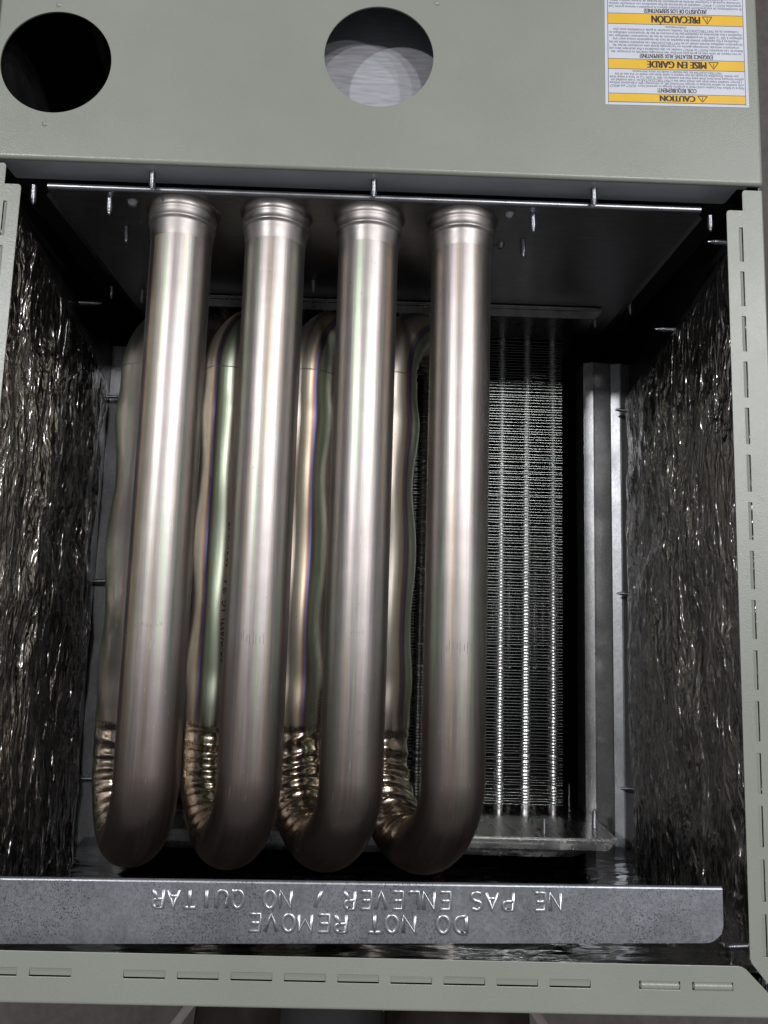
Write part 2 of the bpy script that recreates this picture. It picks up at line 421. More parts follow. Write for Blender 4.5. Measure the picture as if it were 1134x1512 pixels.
# sheet metal screws that come through the casing
for x in (-15.6, -.21, 15.2): put_screw(cab, (x, YP+.1, -1.15), (0.02, -1, -.03), .95)
for x, z, L in ((-23.85, -1.54, .95), (-18.95, -2.61, .95), (-19.08, -6.89, .9), (11.3, -2.9, .95), (11.34, -6.78, .95), (23.86, -2.29, .8),
             (-5.38, -15.35, .8), (-23.96, -18.32, .8), (23.37, -17.92, .8), (-21.3, -18.69, .9), (21.24, -21.72, .7)):
    put_screw(cab, (x, 26.95, z), (.03, -1, -.02), L)
for y in (18.72, .44, -17.9): put_screw(cab, (-26.3, y, -25.9), (1, .02, .05), 1.4)
for y in (19.0, .67, -17.6): put_screw(cab, (26.4, y, -25.9), (-1, .03, .05), 1.4)
put_screw(cab, (26.2, 25.6, -3.5), (-1, .02, 0), 1.35); put_screw(cab, (26.3, 23.0, -14.0), (-1, 0, 0), 1.4); put_screw(cab, (-26.3, 24.8, -17.0), (1, 0, 0), 1.4)
put_screw(cab, (25.0, -21.78, -1.6), (-1, -.10, -.1), 1.1)

# ------------------------------------------------------------------ heat exchanger
hx = thing('heat_exchanger', 'heat exchanger of four bent stainless tubes hanging from a dark steel tube sheet', 'heat exchanger')
g = G()
R = .42
pr = [(27.36, -2.9)]+[(27.12+.24*cos(a), -1.90+.24*sin(a)) for a in np.linspace(0, pi, 12)]+[(26.88, -25.9)]
g.strip(pr, -23.0, 23.0, 'x', True)
for sx in (1, -1): g.quad((sx*23.0, 26.88, -2.1), (sx*23.0, 26.88, -25.9), (sx*23.2, 26.6, -25.9), (sx*23.2, 26.6, -2.1))
sheet = g.obj('tube_sheet', SHEET, hx)
for x, z, r in ((-17.48, -3.15, .40), (9.6, -2.93, .32), (9.72, -7.45, .31)):
    g = G(); M = Matrix.Translation((x, 26.89, z)) @ look((0, -1, 0))
    g.lathe([(r*1.5, -.02), (r*1.15, .03), (r, .12), (r*.8, .30), (r*.4, .40), (0, .43)], 20, M); g.obj('pressed_dimple', SCREWM, sheet)

X0, PITCH, RT, Z1 = -14.129, 6.8228, 2.165, -4.43
Z2, S2 = -14.0, -4.65
Z3, S3 = -23.0, 1.4
YB, YT = -12.65, 17.5
def path():
    """axis points with tangent, transported frame, tags; x relative to the tube's own first pass"""
    pts = []
    def straight(x, z, y0, y1, n, tagv):
        for k in range(n): pts.append((Vector((x, y0+(y1-y0)*k/(n-1), z)), tagv))
    def bend(xa, za, xb, zb, y, sgn, n, tagv):
        c = Vector(((xa+xb)/2, y, (za+zb)/2)); u = Vector((xb-xa, 0, zb-za)); Rb = u.length/2; u.normalize()
        for k in range(1, n): 
            a = pi*k/n; pts.append((c-u*Rb*cos(a)+Vector((0, sgn*Rb*sin(a), 0)), tagv+k/n))
    straight(0, Z1, 25.2, YB, 60, 0)
    bend(0, Z1, S2, Z2, YB, -1, 110, 1)
    straight(S2, Z2, YB, YT, 220, 2)
    bend(S2, Z2, S3, Z3, YT, 1, 90, 3)
    straight(S3, Z3, YT, -20.15, 40, 4)
    return pts
PTS = path()
NR = 72
def frames():
    n = len(PTS); out = []; a = Vector((0, 0, 1)); s = 0
    for i in range(n):
        p = PTS[i][0]; q0 = PTS[max(0, i-1)][0]; q1 = PTS[min(n-1, i+1)][0]; t = (q1-q0).normalized()
        if i: s += (p-q0).length
        a = (a-t*a.dot(t)).normalized(); b = t.cross(a)
        out.append((p, t, a, b, s, PTS[i][1]))
    return out
FR = frames()
U1 = Vector((S2, 0, Z2-Z1)).normalized(); U2 = Vector((S3-S2, 0, Z3-Z2)).normalized()
SB = [f[4] for f in FR if f[5] >= 2][0]      # length at the start of pass 2
def ridge(x):  # sharp-crested folds
    return (1-abs(2*(x-math.floor(x))-1))**1.6
def surf(f, ph, rnd):
    p, t, a, b, s, tg = f
    d = a*cos(ph)+b*sin(ph); v = d*RT
    seg = int(tg)
    if seg == 2:
        y = p.y; k = min(1, max(0, (16.6-y)/3.0))*min(1, max(0, (y+9.5)/3.0)); k = k*k*(3-2*k)
        c = cos(2*pi*(y-14.6+rnd[2])/11.3)
        v = Vector((v.x*(1+k*(.02+.09*c*(1+.25*sin(y*.21+rnd[0])))), v.y, v.z*(1+k*(-.02-.06*c))))
    # folds on the inner side of the lower bend, running a little way up pass 2
    if 1.0 <= tg < 2.3:
        th = (tg-1)*pi if seg == 1 else pi
        c = Vector((S2/2, YB, (Z1+Z2)/2)); inner = (c-p) if seg == 1 else -U1
        inner = inner-t*inner.dot(t); inner.normalize()
        m = max(0, d.dot(inner)+.28)/1.28
        y0 = s-SB                       # negative in the bend, positive up pass 2
        win = min(1, max(0, (1.9-y0)/.5))*min(1, max(0, (y0+11.5)/2.0))
        side = d.dot(t.cross(inner))
        ph2 = (y0+.35*sin(2.2*side+rnd[0])+.55*side*min(1, max(0, -y0/6))*1.8)/1.42+rnd[0]+.07*noise.noise(Vector((y0*.6, side*1.3, rnd[1])))
        amp = .30*(.85+.3*noise.noise(Vector((y0*.9, side*.8, rnd[1]+5))))
        v -= d*(m**.9*win*amp*(1-ridge(ph2)))
        # the inside of the bend is flattened
        if seg == 1: v -= inner*max(0, v.dot(inner))*.16*sin(th)
    if 2.96 <= tg < 4.0:
        seg_t = tg-3 if tg >= 3 else 0
        c = Vector(((S2+S3)/2, YT, (Z2+Z3)/2)); inner = (c-p) if tg >= 3 else U2
        inner = inner-t*inner.dot(t); inner.normalize()
        m = max(0, d.dot(inner))
        v -= d*(m*.20*(1-ridge(s/1.15+rnd[0]+.3*sin(3*d.dot(t.cross(inner))))))
        v -= inner*max(0, v.dot(inner))*.12*sin(pi*seg_t)
    return v
def phi_at(f, deg):      # transported angle of the direction `deg` from +Z toward +X
    d = Vector((sin(radians(deg)), 0, cos(radians(deg)))); return atan2(d.dot(f[3]), d.dot(f[2]))
FMID = [f for f in FR if 2.0 <= f[5] < 3][100]
SEAM = [-75, -17, 17, 40]
def tube(i):
    rnd = (1.7*i+.3, 3.1*i, (.3, -.4, .2, .5)[i])
    x0 = X0+PITCH*i; vs = []; fs = []; uvs = []; bd = []; fo = []
    ps = phi_at(FMID, SEAM[i])
    n = len(FR)
    for f in FR:
        for k in range(NR):
            ph = 2*pi*k/NR+ps+pi
            q = f[0]+surf(f, ph, rnd); vs.append(((q.x+x0)*S, q.y*S, q.z*S))
            tg = f[5]
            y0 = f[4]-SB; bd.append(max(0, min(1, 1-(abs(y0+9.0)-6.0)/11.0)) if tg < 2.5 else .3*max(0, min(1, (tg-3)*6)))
            if 1.0 <= tg < 2.4:
                d = f[2]*cos(ph)+f[3]*sin(ph); c = Vector((S2/2, YB, (Z1+Z2)/2))-f[0] if tg < 2 else -U1
                c = (c-f[1]*c.dot(f[1])).normalized(); fo.append(max(0, min(1, d.dot(c)*1.6+.45))*min(1, max(0, (3.2-y0)/2.2))*min(1, max(0, (y0+11.5)/2.5)))
            else: fo.append(0.0)
    for j in range(n-1):
        for k in range(NR):
            k2 = (k+1) % NR
            fs.append((j*NR+k, j*NR+k2, (j+1)*NR+k2, (j+1)*NR+k))
            u0, u1 = k/NR, (k+1)/NR; l0, l1 = FR[j][4]*.1+i*7.3, FR[j+1][4]*.1+i*7.3
            uvs += [u0, l0, u1, l0, u1, l1, u0, l1]
    me = bpy.data.meshes.new('tube'); me.from_pydata(vs, [], fs); me.polygons.foreach_set('use_smooth', [True]*len(fs))
    uv = me.uv_layers.new(name='tube'); uv.data.foreach_set('uv', uvs)
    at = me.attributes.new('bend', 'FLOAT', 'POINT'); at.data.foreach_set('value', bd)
    at = me.attributes.new('fold', 'FLOAT', 'POINT'); at.data.foreach_set('value', fo); me.update()
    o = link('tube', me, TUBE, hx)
    # expanded collar where the tube meets the sheet
    g = G(); M = Matrix.Translation((x0, 0, Z1)) @ Matrix(((1, 0, 0, 0), (0, 0, 1, 0), (0, -1, 0, 0), (0, 0, 0, 1)))
    prof = [(2.66, 26.87), (2.56, 26.82), (2.47, 26.72), (2.41, 26.58), (2.39, 26.46), (2.41, 26.36), (2.42, 26.26), (2.39, 26.17), (2.355, 26.0), (2.35, 25.85),
            (2.37, 25.72), (2.40, 25.62), (2.38, 25.52), (2.30, 25.45), (2.27, 25.3), (2.26, 25.1), (2.235, 24.85), (2.205, 24.6), (2.182, 24.42), (2.17, 24.25)]
    g.lathe([(r, h) for r, h in prof], 64, M); g.obj('collar', COLLAR, o)
    # fine weld line at the start of the upper bend
    f = [q for q in FR if q[5] >= 3][0]; g = G(); vs = []
    for dl in (-.05, 0, .05):
        for k in range(NR):
            ph = 2*pi*k/NR; v = surf(f, ph, rnd); q = f[0]+v*(1.0+(.012 if dl == 0 else .0))+f[1]*dl; vs.append((q.x+x0, q.y, q.z))
    g.add(vs, [(r*NR+k, r*NR+(k+1) % NR, (r+1)*NR+(k+1) % NR, (r+1)*NR+k) for r in range(2) for k in range(NR)], True); g.obj('weld_line', COLLAR, o)
    return o, rnd, x0
COLLAR = m_metal('collar_steel', (.335, .31, .295), .44, 1.0)
tubes = [tube(i) for i in range(4)]
for (o, r, x), lb in zip(tubes, ('leftmost stainless tube', 'second stainless tube from the left, printed with a date code', 'third stainless tube from the left with a blue weld line',
                                 'rightmost stainless tube beside the finned coil')): o['label'] = lb

# ---- text helpers
def text_tris(s, size=1.0, bold=0.0, align='LEFT'):
    c = bpy.data.curves.new('text', 'FONT'); c.body = s; c.size = size; c.offset = bold; c.align_x = align; c.resolution_u = 3
    o = bpy.data.objects.new('text', c); me = bpy.data.meshes.new_from_object(o)
    vs = [tuple(v.co) for v in me.vertices]; fs = [tuple(p.vertices) for p in me.polygons]
    bpy.data.objects.remove(o); bpy.data.curves.remove(c); bpy.data.meshes.remove(me)
    return vs, fs
def on_pass(i, seg, y_list, rnd): pass
def find(seg, y):
    return min((f for f in FR if int(f[5]) == seg), key=lambda f: abs(f[0].y-y))
def surf_pt(i, seg, y, deg, lift=.02):
    f = find(seg, y); rnd = tubes[i][1]; v = surf(f, phi_at(f, deg), rnd); v = v*((v.length+lift)/v.length)
    return Vector((f[0].x+v.x+tubes[i][2], y, f[0].z+v.z))
# printed code up the second tube: letters stand across the tube, reading upward
vs, fs = text_tris('SC#969371  LG  /8 Aug 23 01 42 07', 1.0, .012)
xmin = min(v[0] for v in vs); xmax = max(v[0] for v in vs)
ya, yb = -6.0, 5.0
g = G()
g.add([surf_pt(1, 2, ya+(v[0]-xmin)/(xmax-xmin)*(yb-ya), 36-(v[1]*.72)/RT*180/pi, .02) for v in vs], fs)
g.obj('printed_code', INK, tubes[1][0])
vs, fs = text_tris('SC#969371 LG', 1.0, .012); g = G()
g.add([surf_pt(2, 2, -10.6+v[0]*.42, 62-(v[1]*.5)/RT*180/pi, .02) for v in vs], fs); g.obj('printed_code', INK, tubes[2][0])
# short scribed ticks around the front passes
rr = random.Random(3)
for i, yc, hh, a0, a1, n in ((0, -3.1, .16, -22, 22, 11), (1, -3.7, .75, -25, 20, 9), (2, -3.2, .2, -8, 12, 5), (3, -3.9, .8, -22, 22, 8)):
    g = G()
    for k in range(n):
        a = a0+(a1-a0)*k/(n-1)+rr.uniform(-1.2, 1.2); h = hh*rr.uniform(.5, 1.1); y = yc+rr.uniform(-.15, .15); wd = rr.uniform(.45, .8)
        sl = rr.uniform(-.6, .6)
        g.add([surf_pt(i, 0, y-h/2, a, .012), surf_pt(i, 0, y-h/2, a+wd, .012), surf_pt(i, 0, y+h/2, a+wd+sl, .012), surf_pt(i, 0, y+h/2, a+sl, .012)], [(0, 1, 2, 3)])
    g.obj('scribed_mark', m_flat('tick_ink', (.16, .15, .15), .5) if i == 0 else bpy.data.materials['tick_ink'], tubes[i][0])

# ------------------------------------------------------------------ secondary coil
coil = thing('condensing_coil', 'finned coil of upright steel tubes between two plates, behind the bent tubes', 'coil')
def header(yy, sgn, zf, xh):
    g = G(); g.box(-xh, xh, yy-.06, yy+.06, -37, zf)
    # front lip with mitred ends
    y0, y1 = (yy-.06, yy-.85) if sgn < 0 else (yy+.06, yy+.2)
    a = [(-xh, y0, zf), (xh, y0, zf), (xh-.85, y1, zf), (-xh+.85, y1, zf)]
    b = [(x, y, z+.12) for x, y, z in a]
    f = [(0, 1, 2, 3), (7, 6, 5, 4), (0, 4, 5, 1), (1, 5, 6, 2), (2, 6, 7, 3), (3, 7, 4, 0)]
    g.add(a+b, f if sgn > 0 else [q[::-1] for q in f])
    ym = y0+(y1-y0)*.45
    g.box(-xh+.5, xh-.5, ym-.035, ym+.035, zf+.12, zf+.15)
    return bevel(g.obj('header_plate', HEADER, coil), .03, 2)
lo = header(-20.26, -1, -18.5, 21.9); up = header(26.6, 1, -19.1, 21.1)
g = G()   # upper plate's lip hangs down toward the tubes
g.add([(-21.1, 26.4, -19.0), (21.1, 26.4, -19.0), (20.4, 25.7, -19.0), (-20.4, 25.7, -19.0)], [(3, 2, 1, 0)]); g.obj('plate_lip', HEADER, up)
# collector box below the lower plate with rounded ends
g = G(); n = 10; out = rrect(-17.5, 20.0, -36, -18.9, (3, 3, 1.2, 1.2), 8)
rows = []
for k in range(n+1):
    a = pi/2*k/n; ins = 1.6*(1-cos(a)); rows.append([(min(max(x, -17.5+ins), 20.0-ins*1.8), -20.33-1.9*sin(a), min(max(z, -36), -18.9-ins)) for x, z in out])
vs = [p for r in rows for p in r]; m_ = len(out)
g.add(vs, [(r*m_+k, r*m_+(k+1) % m_, (r+1)*m_+(k+1) % m_, (r+1)*m_+k) for r in range(n) for k in range(m_)]+[tuple(n*m_+k for k in range(m_))], True)
g.obj('collector_box', HEADER, coil)
# coil tubes in three staggered rows
txs = [18.6-2.62*k for k in range(15)]
ct = None
rows_ = [(-28.0, 0.0), (-30.4, 1.31), (-32.8, 0.0)]
g = G(); g.lathe([(.47, -20.2), (.47, 26.5)], 16, Matrix(((1, 0, 0, 0), (0, 0, 1, 0), (0, -1, 0, 0), (0, 0, 0, 1)))); ctm = g.mesh('coil_tube'); ctm.materials.append(COILM)
for z, off in rows_:
    for x in txs:
        o = bpy.data.objects.new('coil_tube', ctm); COL.objects.link(o); o.parent = coil; o.location = ((x-off)*S, 0, z*S)
# fins: one thin plate each
fin_g = G(); fin_g.plate(rrect(-20.2, 19.45, -34.2, -27.25, (0,)*4), [], -.016, .016, Matrix(((1, 0, 0, 0), (0, 0, -1, 0), (0, 1, 0, 0), (0, 0, 0, 1))))
fin_g.strip([(-.016, -27.249), (.016, -27.249)], -20.2, 19.45)
# raised necks round each front tube make the bright beads seen between the fins
neck = G()
for x in txs: neck.lathe([(.60, .0), (.56, .04), (.55, .15), (.52, .27)], 12, Matrix.Translation((x, 0, -28.0)) @ Matrix(((1, 0, 0, 0), (0, 0, 1, 0), (0, -1, 0, 0), (0, 0, 0, 1))))
nf = len(fin_g.f); fin_g.add(neck.v, neck.f, True)
fm = fin_g.mesh('fin'); fm.materials.append(FINM); fm.materials.append(COILM); fm.polygons.foreach_set('material_index', [0]*nf+[1]*(len(fm.polygons)-nf))
NF = 157
rf = random.Random(5)
for k in range(NF):
    o = bpy.data.objects.new('fin', fm); COL.objects.link(o); o.parent = coil
    o.location = (rf.uniform(-.02, .02)*S, (-19.6+45.9*k/(NF-1)+rf.uniform(-.008, .008))*S, rf.uniform(-.02, .02)*S)
    o.rotation_euler = (rf.uniform(-.002, .002), 0, rf.uniform(-.0003, .0003))
put_screw(coil, (21.0, -20.22, -22.1), (0, 1, 0), 1.1, None, 1.25)
put_screw(coil, (16.0, -20.22, -20.0), (0, 1, 0), .85, None, .8); put_screw(coil, (20.6, -20.22, -29.5), (0, 1, 0), 1.5, None, .8)
g = G(); g.box(15.6, 15.95, -20.195, -20.19, -21.4, -20.6); g.obj('painted_reflection', RED, coil)  # red patch painted in for a faint reflection on the plate
for i in range(4):
    g = G(); M = Matrix.Translation((X0+PITCH*i+S3, 0, Z3)) @ Matrix(((1, 0, 0, 0), (0, 0, 1, 0), (0, -1, 0, 0), (0, 0, 0, 1)))
    g.lathe([(2.9, -20.19), (2.72, -20.1), (2.55, -19.8), (2.5, -19.4), (2.55, -19.25), (2.5, -19.1), (2.3, -18.9), (2.18, -18.6)], 48, M); g.obj('tube_socket', COLLAR, lo)

# ------------------------------------------------------------------ foil insulation
def crumple(a, b, seed, fine=1.0):
    """a across, b along (cm): long streaky folds with sharp crests"""
    v = 0
    for fa, fb, amp in ((.22, .10, .50), (.6, .26, .26), (1.7, .7, .09*fine), (5.0, 1.8, .03*fine)):
        v += amp*(1-2*abs(noise.noise(Vector((a*fa+seed, b*fb+seed*2, seed*3.3)))))
    return v-.35
def blanket(sx, zb, ytop_f, ytop_b, label, seed):
    NA, NB = 190, 230; vs = []
    for i in range(NA+1):
        ta = i/NA; z = -.45-(zb-.45)*ta
        yt = ytop_f+(ytop_b-ytop_f)*ta**1.0+.35*noise.noise(Vector((z*.2, seed, 0)))
        for j in range(NB+1):
            tb = j/NB; y = -24.2+(yt+24.2)*tb
            e = min(1, max(0, min((yt-y)/2.6, (zb+z)/.7, (-.3-z)/.5)))
            th = 1.45*(1-(1-e)**2.4)
            d = crumple(z+2.5*noise.noise(Vector((z*.1, y*.05, seed))), y+1.5*noise.noise(Vector((z*.15, y*.12, seed+3))), seed)
            sag = .25*noise.noise(Vector((z*.11, y*.08, seed+9)))
            vs.append((sx*(26.47-max(.0, th*(1+sag)+d*.62*min(1, e*2))), y, z))
    fs = []
    for i in range(NA):
        for j in range(NB):
            q = (i*(NB+1)+j, (i+1)*(NB+1)+j, (i+1)*(NB+1)+j+1, i*(NB+1)+j+1); fs.append(q if sx > 0 else q[::-1])
    g = G(); g.add(vs, fs, True); return tag(g.obj('foil_blanket', FOIL), label, 'insulation', 'foil insulation blankets')
blanket(-1, 22.8, 27.2, 20.4, 'crumpled dark foil insulation lining the left side wall, with the brighter tan creases', 2.3)
blanket(1, 25.2, 25.8, 21.4, 'crumpled dark foil insulation lining the right side wall beside the slotted flange', 7.7)
# floor blanket
NA, NB = 220, 110; vs = []
for i in range(NA+1):
    x = -25.6+51.2*i/NA
    for j in range(NB+1):
        z = -.25-27*j/NB
        d = .16*noise.noise(Vector((x*.09, 1, z*.35)))+.07*(1-2*abs(noise.noise(Vector((x*.16, 5, z*.8)))))+.03*noise.noise(Vector((x*.5, 9, z*2.0)))
        ed = max(0, 1-(-.25-z)/1.3); y = -23.75+d+ed**2*.85+.35*max(0, (-z-24)/3)**2
        vs.append((x, y, z))
g = G(); g.add(vs, [(i*(NB+1)+j, i*(NB+1)+j+1, (i+1)*(NB+1)+j+1, (i+1)*(NB+1)+j) for i in range(NA) for j in range(NB)], True)
tag(g.obj('foil_blanket', FLOORFOIL), 'smooth shiny black foil insulation lying below the coil and behind the galvanized strip', 'insulation', 'foil insulation blankets')

# ------------------------------------------------------------------ galvanized retaining strip
strip = thing('retaining_strip', 'galvanized steel strip embossed DO NOT REMOVE in three languages across the bottom of the opening', 'strip')
ZS = -1.2
def ylin(x, y0, m=.0088): return y0+m*x
xl, xr = -25.0, 22.95
R = 1.15
arc = [(xr-R+R*sin(a), ylin(xr, -21.74)+R-R*cos(a)) for a in np.linspace(0, pi/2, 9)]
outer = [(xl, ylin(xl, -22.13))]+[(xr-R, ylin(xr-R, -21.74))]+arc[1:]+[(xr, ylin(xr, -18.60)), (xl, ylin(xl, -18.60))]
outer[0] = (xl, -22.55)
g = G(); g.plate(outer, [], ZS-.12, ZS)
pr = [(.17*sin(a), -.17+.17*cos(a)) for a in np.linspace(0, pi, 12)]+[(-.6, -.34)]
n = len(pr); vs = []
for x, yb in ((xl, ylin(xl, -18.60)), (xr, ylin(xr, -18.60))):
    vs += [(x, yb+a, ZS+b) for a, b in pr]
g.add(vs, [(i, n+i, n+i+1, i+1) for i in range(n-1)], True)
g.obj('strip_plate', GALV, strip)
# embossed stroke letters: ridges pressed up out of the sheet
def A(cx, cy, r, a0, a1, n=9, ry=None): return [(cx+r*cos(radians(a0+(a1-a0)*k/(n-1))), cy+(ry or r)*sin(radians(a0+(a1-a0)*k/(n-1)))) for k in range(n)]
o_ = [A(.35, .5, .35, 0, 360, 21, .5)]
LET = {'D': [[(0, 0), (0, 1)], [(0, 1), (.3, 1)]+A(.3, .5, .38, 90, -90, 11, .5)+[(0, 0)]], 'O': o_, 'N': [[(0, 0), (0, 1), (.68, 0), (.68, 1)]], 'T': [[(0, 1), (.7, 1)], [(.35, 1), (.35, 0)]],
       'R': [[(0, 0), (0, 1), (.4, 1)]+A(.4, .76, .24, 90, -90, 8)+[(0, .52)], [(.35, .52), (.66, 0)]], 'E': [[(.6, 1), (0, 1), (0, 0), (.6, 0)], [(0, .52), (.5, .52)]],
       'M': [[(0, 0), (0, 1), (.38, .25), (.76, 1), (.76, 0)]], 'V': [[(0, 1), (.35, 0), (.7, 1)]], 'P': [[(0, 0), (0, 1), (.4, 1)]+A(.4, .75, .25, 90, -90, 8)+[(0, .5)]],
       'A': [[(0, 0), (.36, 1), (.72, 0)], [(.14, .36), (.58, .36)]], 'S': [A(.33, .75, .29, 30, 270, 10, .25)+A(.33, .25, .31, 90, -150, 10, .25)], 'L': [[(0, 1), (0, 0), (.6, 0)]],
       '/': [[(.1, 0), (.5, .9)]], 'Q': o_+[[(.42, .28), (.72, -.06)]], 'U': [[(0, 1), (0, .34)]+A(.34, .34, .34, 180, 360, 9)+[(.68, 1)]], 'I': [[(.3, 0), (.3, 1)]], ' ': []}
def emboss(txt, pA, pB, h):
    """letters read upside down in the photo: first letter at pA (right) going to pB (left)"""
    g = G(); pA, pB = Vector(pA), Vector(pB); d = (pB-pA); N = len(txt); adv = d.length/(N-.3); d.normalize(); up_ = Vector((d.y, -d.x)) 
    up_ = Vector((-d.y, d.x)) if Vector((-d.y, d.x)).y < 0 else Vector((d.y, -d.x))
    rw, hh, ns = .14, .10, 8
    for k, ch in enumerate(txt):
        for st in LET[ch]:
            P = [pA+d*(adv*k+x*adv*1.0*.98)+up_*(y*h) for x, y in st]
            m = len(P); vs = []
            closed = (P[0]-P[-1]).length < 1e-4
            for i in range(m):
                q0 = P[i-1] if i else (P[-2] if closed else P[0]); q1 = P[i+1] if i < m-1 else (P[1] if closed else P[-1])
                t1 = (P[i]-q0); t2 = (q1-P[i]); t = (t1.normalized() if t1.length > 0 else Vector((0, 0)))+(t2.normalized() if t2.length > 0 else Vector((0, 0)))
                t.normalize(); nn = Vector((-t.y, t.x)); e = .06 if not closed and i in (0, m-1) else 0
                base = P[i]+t*(-e if i == 0 else e)
                for j in range(ns+1):
                    a = pi*j/ns; zz = hh*sin(a)*(0.0 if e else 1.0)
                    vs.append((base.x+nn.x*rw*cos(a), base.y+nn.y*rw*cos(a), ZS-.004+zz+.002))
                if e:   # full height just inside the end
                    b2 = P[i]
                    for j in range(ns+1):
                        a = pi*j/ns; vs.append((b2.x+nn.x*rw*cos(a), b2.y+nn.y*rw*cos(a), ZS-.004+hh*sin(a)+.002))
                    if i == m-1:  # keep order: full height row first, then the run-out
                        vs[-2*(ns+1):] = vs[-(ns+1):]+vs[-2*(ns+1):-(ns+1)]
            rws = len(vs)//(ns+1)
            g.add(vs, [(r*(ns+1)+j, r*(ns+1)+j+1, (r+1)*(ns+1)+j+1, (r+1)*(ns+1)+j) for r in range(rws-1) for j in range(ns)], True)
    return g
for txt, a, b, h in (('DO NOT REMOVE', (6.95, -20.29), (-6.5, -20.43), .98), ('NE PAS ENLEVER / NO QUITAR', (12.8, -18.80), (-12.45, -19.14), 1.02)):
    emboss(txt, a, b, h).obj('embossed_lettering', LETTER, strip)

# ------------------------------------------------------------------ warning label (upside down in the photo)
lab = thing('warning_label', 'white and yellow caution label, upside down at the top right of the cabinet panel', 'label')
LX0, LX1 = 15.72, 25.80; LROT = .0164                      # label-local: x along the panel, tilted slightly
LY0 = 33.72
def lp(x, y, z):          # label coordinates: x from the right edge leftward, y downward from the bottom edge up the page
    return (LX1-x+.0*y, LY0+.0+y+LROT*(LX1-x-20.7)*1.0, z)
LW = LX1-LX0
def lrect(x0, x1, y0, y1, z): return [lp(x0, y0, z), lp(x0, y1, z), lp(x1, y1, z), lp(x1, y0, z)]
g = G(); g.add(lrect(0, LW, 0, 12.6, .006)+lrect(0, LW, 0, 12.6, .022), [(4, 7, 6, 5), (0, 4, 5, 1), (1, 5, 6, 2), (2, 6, 7, 3), (3, 7, 4, 0)][0:1]+[(0, 1, 5, 4), (1, 2, 6, 5), (2, 3, 7, 6), (3, 0, 4, 7)])
g.v = g.v
sheet_l = g.obj('label_sheet', WHITE, lab)
for me in (sheet_l.data,):
    bmx = bmesh.new(); bmx.from_mesh(me); bmesh.ops.recalc_face_normals(bmx, faces=bmx.faces); bmx.to_mesh(me); bmx.free()
BX0, BX1 = .22, LW-.22
def yy(py): # photo row at the label's middle -> distance up the label
    T = [(157, 33.71), (155, 33.82), (152.5, 33.94), (139, 34.64), (134, 34.89), (104, 36.45), (88.5, 37.25), (84.5, 37.46), (38, 39.9), (21.5, 40.77), (17, 41.01), (0, 41.91), (-60, 45.2)]
    xs = [-t[0] for t in T]; return float(np.interp(-py, xs, [t[1] for t in T]))-LY0
def fit_line(g, s, yb, h, x0=None, x1=None, cx=None, wd=None, bold=0.0, z=.030):
    """one printed line, upright for a reader standing at the top of the picture"""
    vs, fs = text_tris(s, 1.0, 0)
    if not vs: return
    xa = min(v[0] for v in vs); xb = max(v[0] for v in vs); sx = (wd)/(xb-xa)
    for k, dx in enumerate((-.036, -.018, 0, .018, .036) if bold > .02 else (-.012, .012) if bold > .005 else (0,)):      # heavy type: the outline laid thrice
        g.add([lp(cx-wd/2+(v[0]-xa)*sx+dx, yb+0.0+( -v[1]*h)+h*.72, z+.0006*k) for v in vs], fs)
def flip_up(o):
    bmx = bmesh.new(); bmx.from_mesh(o.data)
    for f in bmx.faces:
        if f.normal.z < 0: f.normal_flip()
    bmx.to_mesh(o.data); bmx.free(); return o
CXL = LW/2+.0
ink = G()
bands = [('CAUTION', 152.5, 140, 2.45), ('MISE EN GARDE', 104, 89, 4.15), ('PRECAUCIÓN', 37.5, 22, 3.42)]
heads = [('COIL REQUIREMENT!', 134.5, 2.72), ('EXIGENCE RELATIVE AUX SERPENTINS!', 84.2, 5.15), ('¡REQUISITO DE LOS SERPENTINES!', 17.6, 4.45)]
for (s, pb, pt, wd), (hs, hy, hw) in zip(bands, heads):
    y0, y1 = yy(pb), yy(pt)
    b = G(); b.add(lrect(BX0, BX1, y0, y1, .026), [(0, 1, 2, 3)]); flip_up(b.obj('yellow_band', YELLOW, lab))
    for q in (y0, y1): ink.add(lrect(BX0, BX1, q-.022, q+.022, .028), [(0, 1, 2, 3)])
    h = (y1-y0)*.98; ym = (y0+y1)/2; inkH, inkS, tri = G(), G(), G()
    fit_line(inkH, s, ym-h*.37, h, cx=CXL-.02, wd=wd, bold=.026)
    # warning triangle with its exclamation mark
    tx = CXL-wd/2-.55; th = (y1-y0)*.68
    for k in range(3):
        c = [(tx-.34, th/2), (tx+.34, th/2), (tx, -th/2)]; a, e = c[k], c[(k+1) % 3]
        dx, dy = e[0]-a[0], e[1]-a[1]; L = sqrt(dx*dx+dy*dy); nx, ny = -dy/L*.028, dx/L*.028
        tri.add([lp(a[0]-nx, ym+a[1]-ny, .029), lp(a[0]+nx, ym+a[1]+ny, .029), lp(e[0]+nx, ym+e[1]+ny, .029), lp(e[0]-nx, ym+e[1]-ny, .029)], [(0, 1, 2, 3)])
    tri.add(lrect(tx-.025, tx+.025, ym-th*.22, ym+th*.22, .029), [(0, 1, 2, 3)]); tri.add(lrect(tx-.025, tx+.025, ym+th*.28, ym+th*.36, .029), [(0, 1, 2, 3)])
    fit_line(inkS, hs, yy(hy)-.17, .46, cx=CXL-.0, wd=hw, bold=.006)
    flip_up(inkH.obj('heading_print', INK, lab)); flip_up(inkS.obj('subheading_print', INK, lab)); flip_up(tri.obj('warning_triangle', INK, lab))
for x in (BX0, BX1): ink.add(lrect(x-.02, x+.02, .1, 12.5, .027), [(0, 1, 2, 3)])
ink.add(lrect(BX0, BX1, .19, .23, .027), [(0, 1, 2, 3)])
